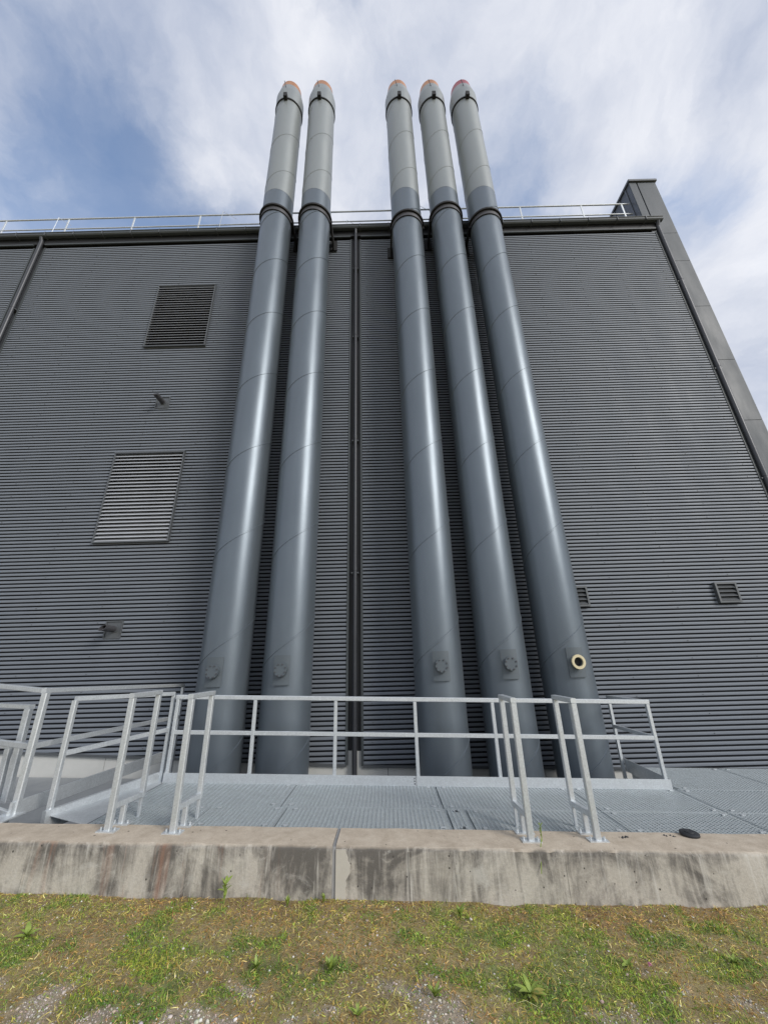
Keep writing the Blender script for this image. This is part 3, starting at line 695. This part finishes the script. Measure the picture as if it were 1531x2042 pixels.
def gate_frame(x, y, xr, yr, label):
    t, rp = rail_thing(label, x, y, 'short handrail frames on the concrete wall', 'handrail_frame')
    h = 1.485
    rp('front_post', MB().bar(site(x, y, TOP+0.012), site(x, y, h-0.005), 0.055))
    rp('rear_post', MB().bar(site(xr, yr, 0.53), site(xr, yr, h-0.005), 0.05))
    rp('lower_post', MB().bar(site(xr, yr, GT-0.12), site(xr, yr, 0.53), 0.03))
    rp('top_bar', MB().bar(site(x, y-0.028, h+0.02), site(xr, yr+0.025, h+0.02), 0.055, 0.045))
    rp('lower_bar', MB().bar(site(x, y+0.028, 0.565), site(xr, yr-0.02, 0.555), 0.045, 0.05))
    ym = y+0.17; xm = x+(xr-x)*0.42
    rp('stub_post', MB().bar(site(xm, ym, TOP+0.012), site(xm, ym, 0.54), 0.045))
    for fx, fy in ((x, y), (xm, ym)):
        p = rp('foot_plate', MB().box(fx-0.085, fx+0.085, fy-0.045, fy+0.045, TOP+0.001, TOP+0.013, True))
        for s in (-1, 1): rp('bolt', MB().tube(site(fx+s*0.062, fy, TOP+0.012), site(fx+s*0.062, fy, TOP+0.034), 0.009, 8), M['galv'], p)
gate_frame(-2.60, 4.30, -2.57, 4.72, 'galvanised handrail frame bolted to wall next to the receding walkway railings')
gate_frame(-1.99, 4.28, -1.965, 4.70, 'galvanised handrail frame bolted to wall in front of the outermost louvre-side flue')
gate_frame(1.218, 4.225, 1.21, 4.60, 'galvanised handrail frame with a green weed at its foot')
gate_frame(1.815, 4.25, 1.79, 4.62, 'galvanised handrail frame on the wall between weed and black rubber disc')

t, rp = rail_thing('galvanised railing running from the wall back to the hall, with corner post and return', -3.8, 4.66)
a, b_ = (-3.80, 4.665), (-3.60, 7.35)
rp('post', MB().bar(site(*a, TOP+0.01), site(*a, 1.49), 0.062)); rp('post', MB().bar(site(*b_, 0.0), site(*b_, 1.40), 0.045))
rp('top_rail', MB().bar(site(a[0]-0.01, a[1]-0.03, 1.515), site(*b_, 1.43), 0.06, 0.05)); rp('mid_rail', MB().bar(site(*a, 0.975), site(*b_, 0.94), 0.04, 0.055))
rp('return_rail', MB().bar(site(a[0]-0.035, a[1]+0.005, 1.515), site(-5.2, 5.28, 1.54), 0.06, 0.05)); rp('return_rail', MB().bar(site(a[0]-0.03, a[1]+0.01, 0.975), site(-5.2, 5.28, 0.95), 0.04, 0.055))
rp('post', MB().bar(site(-5.17, 5.27, 0.0), site(-5.17, 5.27, 1.51), 0.06))
rp('foot_plate', MB().box(a[0]-0.085, a[0]+0.085, a[1]-0.22, a[1]+0.05, TOP+0.001, TOP+0.013, True))
t, rp = rail_thing('galvanised railing with slim posts along the edge of the landing plate', -3.5, 4.72)
a, b_ = (-3.50, 4.73), (-3.025, 5.95)
rp('post', MB().bar(site(*a, 0.36), site(*a, 1.415), 0.05)); rp('post', MB().bar(site(*b_, 0.36), site(*b_, 1.385), 0.045))
rp('top_rail', MB().bar(site(*a, 1.43), site(*b_, 1.40), 0.05, 0.05)); rp('mid_rail', MB().bar(site(*a, 0.90), site(*b_, 0.955), 0.035, 0.05))
t, rp = rail_thing('low galvanised hoop railing with doubled top bar beyond the corner post', -4.25, 5.05, name='hoop_railing')
rp('post', MB().bar(site(-4.25, 5.05, 0.37), site(-4.27, 5.05, 1.29), 0.07)); rp('top_rail', MB().bar(site(-4.235, 5.05, 1.31), site(-5.4, 5.35, 1.31), 0.06, 0.05))
rp('inner_post', MB().bar(site(-4.39, 5.09, 0.37), site(-4.41, 5.09, 0.87), 0.06)); rp('inner_rail', MB().bar(site(-4.38, 5.09, 0.89), site(-5.4, 5.36, 0.89), 0.05, 0.045))
rp('post', MB().bar(site(-5.37, 5.345, 0.0), site(-5.37, 5.345, 1.29), 0.06))

# ------------------------------------------------------------------ small things on the wall
lx, ly = 2.73, 4.40
mb = MB().lathe([(0, 0.0), (0.074, 0.0), (0.08, 0.006), (0.08, 0.018), (0.072, 0.024), (0.04, 0.026), (0.038, 0.032), (0, 0.033)], 36)
o = mb.build('rubber_disc', M['rubber'], None, True); o.location = site(lx, ly, TOP+0.004); o.rotation_euler = (math.radians(3), math.radians(2), 0)
tag(o, 'flat black rubber disc lying on top of the concrete wall', 'disc')
def crumbs(x, y, n, seed, label):
    rnd = random.Random(seed); mb = MB()
    for k in range(n):
        cx_, cy_ = x+rnd.gauss(0, 0.025), y+rnd.gauss(0, 0.01); r = rnd.uniform(0.005, 0.012)
        mb.add([site(cx_+dx*r*rnd.uniform(0.6, 1.6), cy_+dy*r, TOP+0.004+dz*r) for dx, dy, dz in ((1, 0, 0), (-1, 0, 0), (0, 1, 0), (0, -1, 0), (0, 0, 1), (0, 0, -0.3))],
               [(0, 2, 4), (2, 1, 4), (1, 3, 4), (3, 0, 4), (2, 0, 5), (1, 2, 5), (3, 1, 5), (0, 3, 5)])
    o = mb.build('debris', M['rubber']); tag(o, label, 'debris'); return o
crumbs(2.08, 4.33, 9, 1, 'small dark crumbs of debris on the wall beside a foot plate')
crumbs(2.52, 4.37, 8, 2, 'small dark crumbs of debris on the wall next to the black disc')

# ------------------------------------------------------------------ weeds
def leaf_mesh(l, w, mat, curl=0.25):
    mb = MB(); n = 5; v = []; f = []
    for k in range(n+1):
        t = k/n; ww = w*math.sin(math.pi*min(0.97, 0.12+0.85*t))**0.8*(1 if k < n else 0.15)
        z = l*(0.5*t-curl*2*t*t)*0.6
        v += [(t*l, -ww/2, z+ww*0.12), (t*l, 0, z), (t*l, ww/2, z+ww*0.12)]
        if k: o_ = (k-1)*3; f += [(o_, o_+3, o_+4, o_+1), (o_+1, o_+4, o_+5, o_+2)]
    return mb.add(v, f).mesh('leaf', mat, True)
LM = [leaf_mesh(0.11, 0.034, M['leaf']), leaf_mesh(0.085, 0.022, M['leaf'], 0.15), leaf_mesh(0.10, 0.030, M['leaf_y'], 0.3), leaf_mesh(0.05, 0.03, M['leaf'], 0.2)]
def weed(x, y, n, size, lift, label, seed, kinds=(0, 1), name='weed', z=None, stem=0.0):
    n, size = int(n*1.7), size*0.8
    rnd = random.Random(seed); zz = float(ground_h(x, y)) if z is None else z
    t = thing(name, label, 'plant', (x, y, zz+0.002), 'weeds in the grass' if z is None else None)
    if stem:
        o = MB().tube((0, 0, -0.02), (0.01, -0.005, stem), 0.004, 6, 0.002).build('stem', M['leaf'], t)
    for k in range(n):
        o = link('leaf', LM[rnd.choice(kinds)], t); s = size*rnd.uniform(0.7, 1.15)
        o.scale = (s, s, s); o.rotation_euler = (rnd.uniform(-0.3, 0.3), -math.radians(rnd.uniform(*lift)), 2*math.pi*k/n+rnd.uniform(-0.4, 0.4))
        o.location = (0, 0, stem*rnd.uniform(0.25, 1.0) if stem else 0.004)
    return t
weed(0.80, 3.20, 11, 1.15, (5, 35), 'large green rosette weed with one yellow leaf, at the edge of the gravel', 1, (0, 0, 0, 0, 2))
weed(-1.37, 4.00, 8, 0.8, (10, 60), 'leafy green weed growing up against the rust stained concrete', 2, (3, 0), stem=0.13)
weed(-0.86, 4.01, 6, 0.95, (45, 80), 'upright green weed at the wall foot left of the wall joint', 3, (1,))
weed(-0.57, 4.01, 5, 0.9, (40, 80), 'upright green weed at the foot of the wall joint', 4, (1, 0))
weed(-0.90, 3.36, 10, 0.95, (25, 65), 'bright green tufted weed in the bare brown thatch', 5, (1,))
weed(-0.42, 3.34, 12, 1.1, (25, 65), 'wide bright green tufted weed among yellowed grass', 6, (1,))
weed(0.22, 3.12, 10, 0.95, (20, 60), 'tufted green weed beside a long dry straw', 7, (1,))
weed(-2.62, 3.62, 8, 1.0, (10, 45), 'broad leaved weed among moss below the older wall section', 8, (0, 1))
weed(-0.22, 3.02, 7, 0.7, (15, 50), 'small green weed on the gravel patch', 9, (1, 0))
weed(1.52, 3.45, 8, 0.8, (10, 45), 'clover-like weed with a pink flower beside it', 10, (3, 0))
weed(0.50, 3.88, 12, 0.75, (10, 60), 'low spreading weed below the dark stained wall', 11, (3, 0), stem=0.05)
weed(2.25, 3.5, 9, 0.85, (10, 55), 'leafy weed in dense grass towards the lower end of the wall', 12, (3, 1))
wd = weed(1.30, 4.19, 7, 0.62, (20, 85), 'small green weed sprouting at a handrail foot on top of the wall', 13, (1, 3), z=TOP+gz(1.3), stem=0.13)
hang = MB()
for k in range(7):
    p0 = Vector((0.0-0.012*k, -0.02-0.018*k, 0.045-0.004*k*k)); p1 = Vector((-0.012*(k+1), -0.02-0.018*(k+1), 0.045-0.004*(k+1)**2)); hang.tube(p0, p1, 0.0035, 5)
hang.build('stem', M['leaf'], wd)
fl_ = MB()
rnd = random.Random(3)
for k in range(26):
    a, e = rnd.uniform(0, 6.28), rnd.uniform(0.0, 1.5); d = Vector((math.cos(a)*math.cos(e), math.sin(a)*math.cos(e), math.sin(e)))
    fl_.tube(d*0.003, d*0.014, 0.0016, 4, 0.003)
ft = thing('clover_flower', 'small round pink clover flower in the grass', 'flower', (1.62, 3.36, float(ground_h(1.62, 3.36))))
o = fl_.build('flower_head', M['petal'], ft); o.location = (0, 0, 0.055)
MB().tube((0.004, 0, -0.01), (0, 0, 0.055), 0.0015, 5).build('stem', M['leaf'], ft)

# ------------------------------------------------------------------ grass, thatch, gravel (nobody could count them)
rng = np.random.default_rng(7)
def scatter(n, x0, x1, y0, y1): return rng.uniform(x0, x1, n), rng.uniform(y0, y1, n)
def blades(name, x, y, length, width, elev, az, col, label, cat):
    n = len(x); z = ground_h(x, y)
    d = np.stack([np.cos(az)*np.cos(elev), np.sin(az)*np.cos(elev), np.sin(elev)], -1)
    s = np.stack([-np.sin(az), np.cos(az), np.zeros(n)], -1)
    tw = rng.normal(0, 0.5, n); s = s*np.cos(tw)[:, None]+np.array([0, 0, 1.])*np.sin(tw)[:, None]
    b = np.stack([x, y, z-0.003], -1)
    bend = rng.normal(0, 0.18, (n, 3)); bend[:, 2] = -np.abs(bend[:, 2])*1.1
    mid = b+d*(length*0.55)[:, None]; tip = b+(d+bend)*length[:, None]
    tip[:, 2] = np.maximum(tip[:, 2], z+0.001)
    w = (s*width[:, None]/2)
    V = np.stack([b-w, b+w, mid-w*0.8, mid+w*0.8, tip], 1).reshape(-1, 3)
    k = np.arange(n)[:, None]*5
    F = np.concatenate([k+[0, 1, 3], k+[0, 3, 2], k+[2, 3, 4]], 0)
    C_ = np.repeat(col, 5, axis=0)
    o = link(name, fast_mesh(name, V, F, M['blade'], C_)); o['kind'] = 'stuff'; o['label'] = label; o['category'] = cat; return o
def palette(n, cols, jitter=0.15):
    c = np.array(cols)[rng.integers(0, len(cols), n)]*rng.uniform(1-jitter*2, 1+jitter*2, (n, 1)); return np.clip(c*rng.uniform(0.92, 1.08, (n, 3)), 0.005, 0.9)
def patchy(c, x, y, a, b, s, seed):
    t = np.clip((fbm(x, y, s, seed)-0.3)/0.4, 0, 1)[:, None]
    return c*(np.array([a])*(1-t)+np.array([b])*t)
def region(n, p):
    x = np.concatenate([rng.uniform(-3.9, 3.6, int(n*0.8)), rng.uniform(-7, 7, int(n*0.2))]); m = len(x)
    y = np.concatenate([rng.uniform(2.75, WALL_Y-0.005, int(n*0.8)), rng.uniform(1.6, WALL_Y-0.005, m-int(n*0.8))])
    k = rng.random(m) < p(x, y); return x[k], y[k]
# dry thatch lying flat
x, y = region(150000, lambda a, b: 0.62-0.5*gravel_mask(a, b)-0.25*green_mask(a, b)+0.38*np.clip((b-3.75)/0.15, 0, 1)); n = len(x)
c_ = palette(n, [(0.46, 0.33, 0.13), (0.36, 0.24, 0.09), (0.52, 0.42, 0.19), (0.26, 0.17, 0.07), (0.40, 0.37, 0.12), (0.30, 0.33, 0.09), (0.62, 0.53, 0.31)], 0.22)
c_ = patchy(c_, x, y, (1.35, 1.08, 0.85), (1.35, 1.5, 1.0), 3.2, 81)
blades('dry_thatch', x, y, rng.uniform(0.010, 0.055, n), rng.uniform(0.002, 0.006, n), np.abs(rng.normal(0.16, 0.3, n)), rng.uniform(0, 6.28, n), c_, 'brown and straw coloured cut thatch lying on the ground', 'grass')
# green blades in clumps
x, y = region(150000, lambda a, b: 0.07+0.62*green_mask(a, b)*(0.3+1.3*vnoise(a, b, 11, 91))); n = len(x)
c_ = palette(n, [(0.15, 0.25, 0.04), (0.19, 0.30, 0.055), (0.26, 0.34, 0.07), (0.09, 0.16, 0.03), (0.34, 0.37, 0.09)], 0.22)
c_ = patchy(c_, x, y, (1.0, 1.15, 1.0), (1.8, 1.55, 1.05), 3.5, 83)
blades('grass', x, y, rng.uniform(0.014, 0.052, n)*rng.uniform(0.6, 1.15, n), rng.uniform(0.002, 0.0048, n), np.clip(rng.normal(0.6, 0.4, n), 0.05, 1.4), rng.uniform(0, 6.28, n), c_, 'short green grass growing in clumps', 'grass')
# small broad leaves: clover and moss-like cover
x, y = region(150000, lambda a, b: np.clip(green_mask(a, b)*0.75*(vnoise(a, b, 5, 77) > 0.42)+0.04, 0, 1)); n = len(x)
c_ = patchy(palette(n, [(0.15, 0.28, 0.04), (0.20, 0.34, 0.06), (0.28, 0.36, 0.07), (0.10, 0.18, 0.035)], 0.2), x, y, (0.95, 1.1, 1.0), (1.8, 1.5, 1.0), 3.0, 87)
blades('ground_cover', x, y, rng.uniform(0.008, 0.024, n), rng.uniform(0.005, 0.013, n), np.clip(rng.normal(0.5, 0.35, n), 0.0, 1.2), rng.uniform(0, 6.28, n), c_, 'small leaved clover and moss between the grass', 'ground cover')
# long dry straws
n = 150; x, y = scatter(n, -4, 3.8, 2.8, 4.03)
blades('straw', x, y, rng.uniform(0.07, 0.24, n), rng.uniform(0.0016, 0.003, n), np.abs(rng.normal(0.12, 0.2, n)), rng.normal(0.1, 0.7, n)+np.pi*rng.integers(0, 2, n),
       palette(n, [(0.60, 0.50, 0.26), (0.50, 0.45, 0.18), (0.40, 0.42, 0.14)]), 'long dry straws lying across the grass', 'straw')
# gravel
ico = bmesh.new(); bmesh.ops.create_icosphere(ico, subdivisions=1, radius=1.0)
iv = np.array([v.co[:] for v in ico.verts]); ifc = np.array([[v.index for v in f.verts] for f in ico.faces]); ico.free()
x, y = region(60000, lambda a, b: 0.05+0.85*gravel_mask(a, b)); n = len(x)
r = np.exp(rng.normal(-5.55, 0.45, n)); r = np.clip(r, 0.0018, 0.019)
sc = rng.uniform(0.6, 1.3, (n, 1, 3))*np.array([1, 1, 0.65]); th = rng.uniform(0, 6.28, n)
P = iv[None]*sc*r[:, None, None]*rng.uniform(0.82, 1.15, (n, 12 if len(iv) == 12 else len(iv), 1))
P = np.stack([P[..., 0]*np.cos(th)[:, None]-P[..., 1]*np.sin(th)[:, None], P[..., 0]*np.sin(th)[:, None]+P[..., 1]*np.cos(th)[:, None], P[..., 2]], -1)
P = P+np.stack([x, y, ground_h(x, y)+r*0.22], -1)[:, None, :]
F = (ifc[None]+(np.arange(n)*len(iv))[:, None, None]).reshape(-1, 3)
col = palette(n, [(0.42, 0.37, 0.31), (0.52, 0.48, 0.42), (0.33, 0.28, 0.23), (0.62, 0.60, 0.55), (0.45, 0.36, 0.29)])
gm, nt, b_s = new_mat('gravel_mixed'); at = nt.nodes.new('ShaderNodeAttribute'); at.attribute_name = 'col'
nt.links.new(at.outputs['Color'], b_s.inputs['Base Color']); b_s.inputs['Roughness'].default_value = 0.85
o = link('gravel', fast_mesh('gravel', P.reshape(-1, 3), F, gm, np.repeat(col, len(iv), axis=0))); o['kind'] = 'stuff'; o['label'] = 'beige and white gravel showing through thin grass'; o['category'] = 'gravel'
